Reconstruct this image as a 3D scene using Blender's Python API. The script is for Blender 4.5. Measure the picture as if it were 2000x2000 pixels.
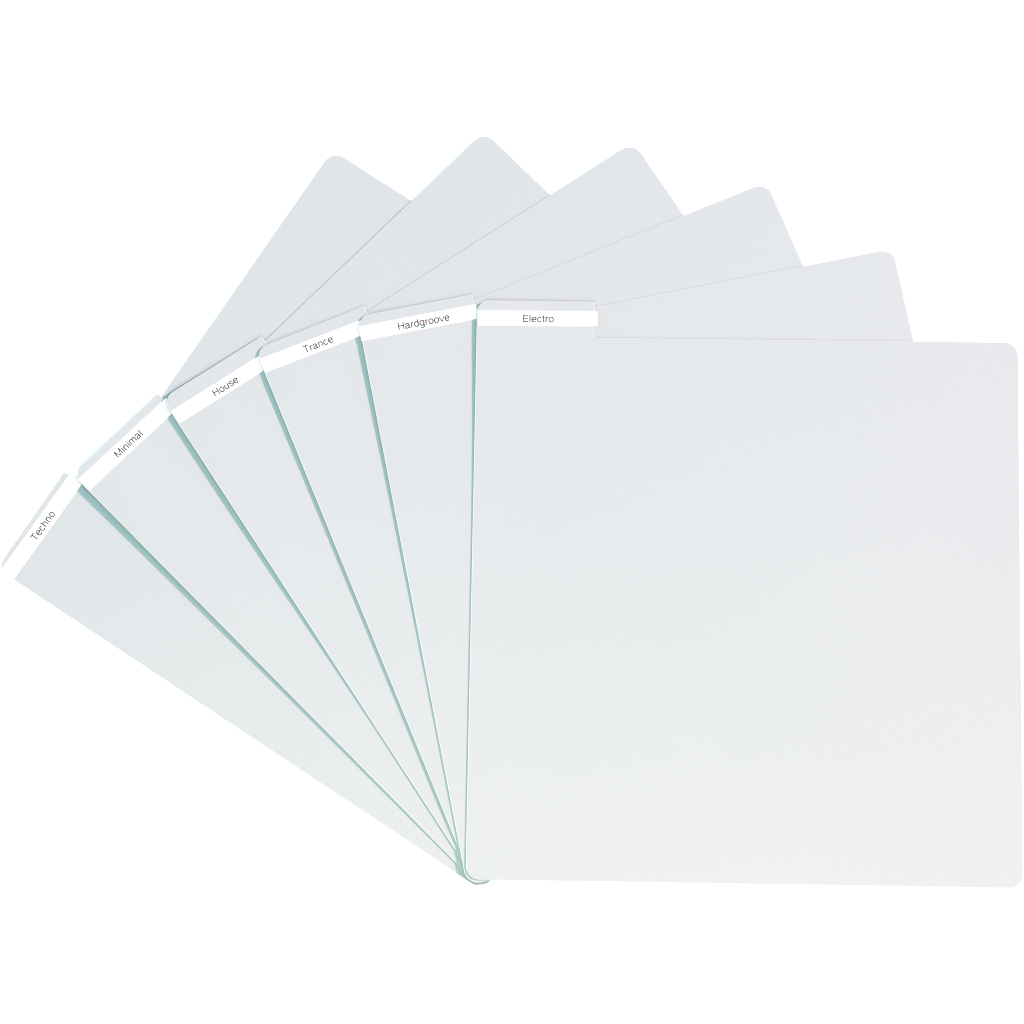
import bpy, bmesh, math
from mathutils import Matrix, Vector

for o in list(bpy.data.objects):
    bpy.data.objects.remove(o)
sc = bpy.context.scene
col = sc.collection
MM = 0.001

# ------------------------------------------------------------------ camera
TILT, PAN, DIST = 0.19495057, 0.02622295, 2.04118069          # radians, radians, metres
cam_d = bpy.data.cameras.new('camera')
cam_d.sensor_fit = 'HORIZONTAL'
cam_d.sensor_width = 36.0
cam_d.lens = 7000.0 / 2000.0 * 36.0
cam_d.clip_start = 0.05
cam_d.clip_end = 60.0
cam = bpy.data.objects.new('camera', cam_d)
col.objects.link(cam)
R = Matrix.Rotation(PAN, 3, 'Y') @ Matrix.Rotation(TILT, 3, 'X')
cam.matrix_world = Matrix.Translation(R @ Vector((0, 0, DIST))) @ R.to_4x4()
sc.camera = cam

# ------------------------------------------------------------------ light
CARD = 0.19                                # grey of the plastic; the white things around it overexpose
w = bpy.data.worlds.new('World')
sc.world = w
w.use_nodes = True
bg = w.node_tree.nodes['Background']
bg.inputs['Color'].default_value = (0.44, 0.879, 1.0, 1)      # cool studio ambience
bg.inputs['Strength'].default_value = 2.486


def area(name, loc, target, size, power, colour):
    d = bpy.data.lights.new(name, 'AREA')
    d.shape = 'DISK'
    d.size = size
    d.energy = power
    d.color = colour
    o = bpy.data.objects.new(name, d)
    o.location = loc
    o.rotation_euler = (Vector(target) - Vector(loc)).to_track_quat('-Z', 'Y').to_euler()
    col.objects.link(o)
    return o


EL = math.radians(21.9)
KD = 12.0
kdir = Vector((0.94 * math.cos(EL), 0.34 * math.cos(EL), math.sin(EL)))
area('key_lamp', kdir * KD, (0, 0, 0), 0.95, 8166.4, (1.0, 0.566, 0.588))
area('front_lamp', (0.02, -0.82, 0.74), (0.0, -0.10, 0), 0.75, 14.2, (1.0, 0.90, 0.47))

sc.view_settings.view_transform = 'Standard'
sc.view_settings.look = 'None'
sc.view_settings.gamma = 1.0
sc.view_settings.exposure = 0.0
sc.view_settings.use_curve_mapping = False
sc.render.engine = 'CYCLES'
sc.cycles.use_denoising = False
sc.cycles.max_bounces = 8
sc.cycles.filter_width = 1.2
sc.render.film_transparent = False


# ------------------------------------------------------------------ materials
def plastic(name, base, vary, rough, bump, spec=0.3, scale=900.0):
    m = bpy.data.materials.new(name)
    m.use_nodes = True
    nt = m.node_tree
    b = nt.nodes['Principled BSDF']
    tc = nt.nodes.new('ShaderNodeTexCoord')
    n1 = nt.nodes.new('ShaderNodeTexNoise')
    n1.inputs['Scale'].default_value = 9.0
    n1.inputs['Detail'].default_value = 5.0
    n2 = nt.nodes.new('ShaderNodeTexNoise')
    n2.inputs['Scale'].default_value = scale
    n2.inputs['Detail'].default_value = 2.0
    mix = nt.nodes.new('ShaderNodeMix')
    mix.data_type = 'FLOAT'
    mix.inputs['Factor'].default_value = 0.45
    ramp = nt.nodes.new('ShaderNodeMapRange')
    ramp.inputs['From Min'].default_value = 0.25
    ramp.inputs['From Max'].default_value = 0.75
    ramp.inputs['To Min'].default_value = 1.0 - vary
    ramp.inputs['To Max'].default_value = 1.0 + vary
    mul = nt.nodes.new('ShaderNodeVectorMath')
    mul.operation = 'SCALE'
    mul.inputs[0].default_value = base
    L = nt.links.new
    L(tc.outputs['Object'], n1.inputs['Vector'])
    L(tc.outputs['Object'], n2.inputs['Vector'])
    L(n1.outputs['Fac'], mix.inputs[2])
    L(n2.outputs['Fac'], mix.inputs[3])
    L(mix.outputs[0], ramp.inputs['Value'])
    L(ramp.outputs['Result'], mul.inputs['Scale'])
    L(mul.outputs['Vector'], b.inputs['Base Color'])
    b.inputs['Roughness'].default_value = rough
    b.inputs['Specular IOR Level'].default_value = spec
    if bump:
        bp = nt.nodes.new('ShaderNodeBump')
        bp.inputs['Strength'].default_value = bump
        bp.inputs['Distance'].default_value = 0.00005
        L(n2.outputs['Fac'], bp.inputs['Height'])
        L(bp.outputs['Normal'], b.inputs['Normal'])
    return m


M_CARD = plastic('frosted_grey_plastic', (CARD, CARD * 1.005, CARD * 1.01), 0.012, 0.62, 0.12)
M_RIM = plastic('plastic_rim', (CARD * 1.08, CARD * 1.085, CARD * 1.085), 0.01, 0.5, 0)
M_EDGE_GLOW = plastic('painted_edge_glow', (0.25, 0.255, 0.255), 0.02, 0.45, 0)  # lighter plastic colour paints in the bright glow line along some edges
M_PAPER = plastic('white_paper', (0.58, 0.42, 0.41), 0.006, 0.8, 0.05, 0.15)
M_INK = plastic('dark_print', (0.024, 0.040, 0.040), 0.15, 0.7, 0, 0.1)
M_TABLE = plastic('white_tabletop', (0.95, 0.74, 0.72), 0.004, 0.7, 0, 0.15)

# ------------------------------------------------------------------ the surface below
bm = bmesh.new()
bmesh.ops.create_grid(bm, x_segments=4, y_segments=4, size=6.0)
me = bpy.data.meshes.new('tabletop')
bm.to_mesh(me)
bm.free()
me.materials.append(M_TABLE)
top = bpy.data.objects.new('tabletop', me)
top['kind'] = 'structure'
top['label'] = 'plain bright white surface under the fan of cards'
col.objects.link(top)

# ------------------------------------------------------------------ the cards
W, H, TAB, TABW = 310.0, 311.76, 21.31, 67.61          # millimetres
TH, PITCH = 0.39, 0.43
LL = 329.0
# angle (deg), position of the lower left corner (mm), bottom card first
POSE = [(56.426, -16.190, -215.676), (44.701, -17.208, -213.888), (33.104, -18.900, -212.144),
        (22.301, -21.291, -212.571), (11.041, -25.181, -212.317), (-1.028, -25.906, -209.286)]


def smooth(a, b, s):
    t = min(max((s - a) / (b - a), 0.0), 1.0)
    return t * t * (3 - 2 * t)


def lift(j, s):
    """relative gap by which card j stands off the card below, along its left edge"""
    s = min(max(s, 0.0), 1.0)
    if j == 1: return 2.8 * s ** 1.6
    if j == 2: return 1.8 * smooth(.25, .9, s)
    if j == 3: return 0.5 * smooth(0, .15, s) + 1.1 * s ** 2.2
    if j == 4: return 1.8 * s ** 2.4
    if j == 5: return 1.7 * max(0.0, (s - .55) / .45) ** 2
    return 0.0


TRIG = [(math.cos(math.radians(a)), math.sin(math.radians(a)), x, y) for a, x, y in POSE]


def height(k, x, y):
    """underside of card k (mm) at the point x, y of that card"""
    c, s, px, py = TRIG[k]
    wx, wy = px + c * x - s * y, py + s * x + c * y
    z = 0.02 + PITCH * k
    for j in range(1, k + 1):
        cj, sj, qx, qy = TRIG[j]
        dx, dy = wx - qx, wy - qy
        u, v = cj * dx + sj * dy, -sj * dx + cj * dy
        tip = 1.0 - 0.5 * smooth(314.0, 333.0, v) if j >= 3 else 1.0      # tab ends lie back down
        z += 0.62 * tip * lift(j, v / LL) * math.exp(-(max(u, 0.0) / 45.0) ** 2)
    return z


def arc(cx, cy, r, a0, a1, n=10):
    return [(cx + r * math.cos(math.radians(a0 + (a1 - a0) * i / n)),
             cy + r * math.sin(math.radians(a0 + (a1 - a0) * i / n))) for i in range(n + 1)]


def outline(e):
    """card outline set in by e mm, counter-clockwise"""
    r, rt, rn = 7.8, 7.0, 1.3
    p = arc(r, r, r - e, 180, 270) + arc(W - r, r, r - e, 270, 360)
    p += arc(W - r, H - r, r - e, 0, 90)
    p += arc(TABW + rn, H + rn, rn + e, 270, 180, 6)
    p += arc(TABW - 0.7, H + TAB - 0.7, 0.7 - e, 0, 90, 3)
    p += arc(rt, H + TAB - rt, rt - e, 90, 180)
    return p


def card_plan():
    """flat plan of a card cut into a grid: vertices, faces (indices, is_tab, slot), boundary edges"""
    bm = bmesh.new()
    po, pi = outline(0.0), outline(0.38)
    vo = [bm.verts.new((x, y, 0)) for x, y in po]
    vi = [bm.verts.new((x, y, 0)) for x, y in pi]
    n = len(po)
    for i in range(n):
        j = (i + 1) % n
        f = bm.faces.new((vo[i], vo[j], vi[j], vi[i]))
        mx = (po[i][0] + po[j][0]) / 2
        my = (po[i][1] + po[j][1]) / 2
        bright = mx < 0.6 or (abs(mx - TABW) < 0.4 and my > H + 0.6)  # left edge and right side of tab carry the painted glow
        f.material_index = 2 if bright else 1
    inner = bm.faces.new(vi)
    bm.normal_update()
    bmesh.ops.triangulate(bm, faces=[inner])
    cuts = [((x, 0, 0), (1, 0, 0)) for x in range(10, 310, 12)]
    cuts += [((0, y, 0), (0, 1, 0)) for y in range(12, 305, 12)]
    cuts += [((0, H, 0), (0, 1, 0)), ((0, H + 9, 0), (0, 1, 0))]
    for co, no in cuts:
        bmesh.ops.bisect_plane(bm, geom=bm.verts[:] + bm.edges[:] + bm.faces[:], dist=1e-4,
                               plane_co=co, plane_no=no)
    bm.normal_update()
    bm.verts.index_update()
    verts = [(v.co.x, v.co.y) for v in bm.verts]
    faces = []
    for f in bm.faces:
        idx = [v.index for v in f.verts]
        if f.normal.z < 0:
            idx.reverse()
        c = f.calc_center_median()
        faces.append((idx, c.y > H, f.material_index))
    bm.free()
    use = {}
    for fi, (idx, t, s) in enumerate(faces):
        for a, b in zip(idx, idx[1:] + idx[:1]):
            use.setdefault((min(a, b), max(a, b)), []).append((fi, a, b))
    border = [u[0] for u in use.values() if len(u) == 1]
    return verts, faces, border


PLAN = card_plan()


def make_mesh(name, V, F, mats, slots=None, smooth_n=0):
    me = bpy.data.meshes.new(name)
    me.from_pydata([(x * MM, y * MM, z * MM) for x, y, z in V], [], F)
    for m in mats:
        me.materials.append(m)
    for i, p in enumerate(me.polygons):
        if slots:
            p.material_index = slots[i]
        p.use_smooth = i < smooth_n
    me.validate()
    me.update()
    return me


def part(name, me, parent):
    o = bpy.data.objects.new(name, me)
    o.parent = parent
    col.objects.link(o)
    return o


def card_piece(k, tab, z0):
    verts, faces, border = PLAN
    V, F, S, ids = [], [], [], {}

    def vid(i, side):
        key = (i, side)
        if key not in ids:
            x, y = verts[i]
            z = height(k, x, y) - z0 + (TH if side in 'tT' else 0.0)
            ids[key] = len(V)
            V.append((x, y, z))
        return ids[key]
    for idx, t, s in faces:                       # upper face
        if t == tab:
            F.append([vid(i, 't') for i in idx]); S.append(s)
    n = len(F)
    for idx, t, s in faces:                       # underside
        if t == tab:
            F.append([vid(i, 'b') for i in reversed(idx)]); S.append(0)
    n2 = len(F)
    for fi, a, b in border:                       # cut sides, with vertices of their own
        if faces[fi][1] == tab:
            F.append([vid(b, 'T'), vid(a, 'T'), vid(a, 'B'), vid(b, 'B')])
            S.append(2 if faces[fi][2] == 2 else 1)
    return make_mesh('tab' if tab else 'sheet', V, F, [M_CARD, M_RIM, M_EDGE_GLOW], S, n2)


# ------------------------------------------------------------------ lettering: plain light grotesque, drawn as strokes
def ell(cx, cy, rx, ry, a0, a1, n=22):
    return [(cx + rx * math.cos(math.radians(a0 + (a1 - a0) * i / n)),
             cy + ry * math.sin(math.radians(a0 + (a1 - a0) * i / n))) for i in range(n + 1)]


def spline(pts, n=6):
    out = []
    P = [pts[0]] + list(pts) + [pts[-1]]
    for i in range(1, len(P) - 2):
        p0, p1, p2, p3 = P[i - 1], P[i], P[i + 1], P[i + 2]
        for q in range(n):
            t = q / n
            out.append(tuple(0.5 * (2 * p1[d] + (p2[d] - p0[d]) * t
                                    + (2 * p0[d] - 5 * p1[d] + 4 * p2[d] - p3[d]) * t * t
                                    + (3 * p1[d] - p0[d] - 3 * p2[d] + p3[d]) * t ** 3) for d in (0, 1)))
    return out + [pts[-1]]


def arch(x0, x1):
    return spline([(x0, 320), (x0 + 35, 420), (x0 + 100, 480), ((x0 + x1) / 2 + 25, 500), (x1 - 55, 478),
                   (x1 - 10, 420), (x1, 340)]) + [(x1, 0)]


GLYPH = {
    'E': (667, [[(126, 0), (126, 718)], [(126, 678), (605, 678)], [(126, 378), (575, 378)], [(126, 40), (618, 40)]]),
    'H': (722, [[(120, 0), (120, 718)], [(602, 0), (602, 718)], [(120, 378), (602, 378)]]),
    'T': (611, [[(20, 678), (591, 678)], [(305, 0), (305, 678)]]),
    'M': (833, [[(113, 0), (113, 718)], [(720, 0), (720, 718)], [(113, 700), (416, 20), (720, 700)]]),
    'l': (222, [[(111, 0), (111, 718)]]),
    'i': (222, [[(111, 0), (111, 523)], [(111, 612), (111, 718)]]),
    'o': (556, [ell(278, 261, 205, 238, 0, 360, 32)]),
    'c': (500, [ell(258, 261, 188, 238, 38, 322)]),
    'e': (556, [[(72, 270), (480, 270)], ell(278, 261, 205, 238, 2, 322)]),
    't': (278, [[(130, 669)] + spline([(130, 160), (136, 80), (175, 42), (250, 38)]), [(14, 488), (252, 488)]]),
    'r': (333, [[(108, 0), (108, 523)], spline([(108, 300), (140, 405), (205, 465), (322, 480)])]),
    'a': (556, [spline([(80, 372), (105, 452), (180, 497), (275, 502), (365, 480), (415, 415), (420, 340)])
                + spline([(420, 120), (432, 60), (468, 34), (530, 38)]),
                spline([(420, 315), (350, 285), (220, 270), (120, 228), (78, 145), (105, 60), (190, 22), (290, 34),
                        (375, 85), (420, 175)])]),
    'd': (556, [[(453, 0), (453, 718)], ell(264, 261, 189, 238, 0, 360, 32)]),
    'g': (556, [[(450, 523)] + spline([(450, -20), (440, -100), (385, -165), (270, -185), (160, -168), (92, -95)]),
                ell(262, 263, 188, 236, 0, 360, 32)]),
    'v': (500, [[(28, 523), (250, 12), (472, 523)]]),
    'n': (556, [[(108, 0), (108, 523)], arch(108, 446)]),
    'h': (556, [[(108, 0), (108, 718)], arch(108, 446)]),
    'm': (833, [[(103, 0), (103, 523)], arch(103, 417), arch(417, 730)]),
    'u': (556, [[(446, 0), (446, 523)], [(108, 523)] + spline([(108, 180), (118, 100), (165, 45), (250, 24), (345, 44),
                                                               (415, 110), (446, 205)])]),
    's': (500, [spline([(425, 378), (402, 452), (335, 495), (250, 502), (150, 488), (88, 438), (76, 380), (98, 322),
                        (175, 288), (280, 262), (372, 236), (424, 188), (430, 132), (402, 66), (335, 28), (245, 20),
                        (140, 36), (78, 88), (62, 160)])]),
}


def ribbon(pts, hw):
    """left and right rails of a stroke"""
    closed = math.dist(pts[0], pts[-1]) < 1e-6
    Lr, Rr = [], []
    n = len(pts)
    for i, p in enumerate(pts):
        a = pts[i - 1] if i else (pts[-2] if closed else None)
        b = pts[i + 1] if i < n - 1 else (pts[1] if closed else None)
        ds = []
        if a is not None and math.dist(a, p) > 1e-9:
            ds.append(((p[0] - a[0]) / math.dist(a, p), (p[1] - a[1]) / math.dist(a, p)))
        if b is not None and math.dist(b, p) > 1e-9:
            ds.append(((b[0] - p[0]) / math.dist(b, p), (b[1] - p[1]) / math.dist(b, p)))
        tx, ty = sum(d[0] for d in ds), sum(d[1] for d in ds)
        m = math.hypot(tx, ty) or 1.0
        tx, ty = tx / m, ty / m
        k = min(1.0 / max(0.25, tx * ds[0][0] + ty * ds[0][1]), 1.7)
        Lr.append((p[0] - ty * hw * k, p[1] + tx * hw * k))
        Rr.append((p[0] + ty * hw * k, p[1] - tx * hw * k))
    return Lr, Rr


def text_mesh(k, body, x0, x1, base, slope, z0, off):
    strokes, adv, lo, hi = [], 0.0, 1e9, -1e9
    for ch in body:
        a, ss = GLYPH[ch]
        for s in ss:
            Lr, Rr = ribbon([(x + adv, y) for x, y in s], 63.0)
            lo = min(lo, min(p[0] for p in Lr + Rr)); hi = max(hi, max(p[0] for p in Lr + Rr))
            strokes.append((Lr, Rr))
        adv += a
    sx = (x1 - x0) / (hi - lo)
    sy = 4.3 / 718.0
    V, F = [], []

    def put(p, lay):
        x = x0 + (p[0] - lo) * sx
        y = base + p[1] * sy + slope * (x - x0)
        V.append((x, y, height(k, x, y) + TH + off + 0.006 * lay - z0))
    for si, (Lr, Rr) in enumerate(strokes):
        b0 = len(V)
        for p, q in zip(Lr, Rr):
            put(p, si % 6); put(q, si % 6)
        for i in range(len(Lr) - 1):
            F.append((b0 + 2 * i, b0 + 2 * i + 1, b0 + 2 * i + 3, b0 + 2 * i + 2))
    return make_mesh('title_lettering', V, F, [M_INK])


def strip_mesh(k, x0, x1, ymid, slope, h, z0):
    nx, ny, t = 24, 3, 0.05
    V, F = [], []
    for side in (1, 0):
        for j in range(ny + 1):
            for i in range(nx + 1):
                x = x0 + (x1 - x0) * i / nx
                y = ymid + slope * x + h * (j / ny - 0.5)
                V.append((x, y, height(k, min(x, TABW), y) + TH + 0.03 + t * side - z0))
    n = (nx + 1) * (ny + 1)
    at = lambda i, j, s: s * n + j * (nx + 1) + i
    for j in range(ny):
        for i in range(nx):
            F.append((at(i, j, 0), at(i + 1, j, 0), at(i + 1, j + 1, 0), at(i, j + 1, 0)))
    sm = len(F)
    for j in range(ny):
        for i in range(nx):
            F.append((at(i, j, 1), at(i, j + 1, 1), at(i + 1, j + 1, 1), at(i + 1, j, 1)))
    for i in range(nx):
        F.append((at(i, 0, 1), at(i + 1, 0, 1), at(i + 1, 0, 0), at(i, 0, 0)))
        F.append((at(i + 1, ny, 1), at(i, ny, 1), at(i, ny, 0), at(i + 1, ny, 0)))
    for j in range(ny):
        F.append((at(0, j + 1, 1), at(0, j, 1), at(0, j, 0), at(0, j + 1, 0)))
        F.append((at(nx, j, 1), at(nx, j + 1, 1), at(nx, j + 1, 0), at(nx, j, 0)))
    # flat-shaded so that the thin sides do not bend the light on top
    return make_mesh('title_strip', V, F, [M_PAPER])


# word, strip x0, x1, mid height, slope, strip height; lettering x0, x1, baseline, slope; label
CARDS = [
    ('Techno', 0.6, 69.0, 326.00, -0.014, 9.1, 25.3, 44.6, 323.3, -0.010,
     'pale grey divider card with tab reading Techno, leftmost and lowest of the fan'),
    ('Minimal', 0.45, 69.0, 323.80, -0.008, 9.1, 25.25, 44.85, 321.45, -0.012,
     'pale grey divider card with tab reading Minimal, lying on the Techno card'),
    ('House', 0.65, 69.0, 319.57, -0.001, 8.7, 26.2, 42.6, 317.25, 0.005,
     'pale grey divider card with tab reading House, between Minimal and Trance'),
    ('Trance', 0.30, 69.0, 322.35, -0.012, 8.6, 25.7, 43.7, 319.9, 0.000,
     'pale grey divider card with tab reading Trance, between House and Hardgroove'),
    ('Hardgroove', -0.30, 68.3, 322.55, 0.001, 8.65, 21.9, 52.1, 320.4, 0.001,
     'pale grey divider card with tab reading Hardgroove, just under the Electro card'),
    ('Electro', 0.85, 69.35, 322.30, 0.010, 8.95, 26.35, 44.35, 320.4, 0.010,
     'pale grey divider card with tab reading Electro, rightmost and topmost, fully in view'),
]
for k, (word, sx0, sx1, ym, sl, sh, tx0, tx1, tb, ts, label) in enumerate(CARDS):
    ang, px, py = POSE[k]
    z0 = 0.02 + PITCH * k
    root = bpy.data.objects.new('divider_card', None)
    root.empty_display_size = 0.02
    root.location = (px * MM, py * MM, z0 * MM)
    root.rotation_euler = (0, 0, math.radians(ang))
    root['label'] = label
    root['category'] = 'divider card'
    root['group'] = 'divider cards spread in a fan'
    col.objects.link(root)
    part('sheet', card_piece(k, False, z0), root)
    tab = part('tab', card_piece(k, True, z0), root)
    strip = part('title_strip', strip_mesh(k, sx0, sx1, ym, sl, sh, z0), tab)
    strip['label'] = 'white paper strip printed with the word ' + word
    text = text_mesh(k, word, tx0, tx1, tb, ts, z0, 0.13)
    # two levels at most below the card: the print sits beside its strip under the tab
    letters = part('title_lettering', text, tab)
    letters['label'] = 'small dark print reading ' + word
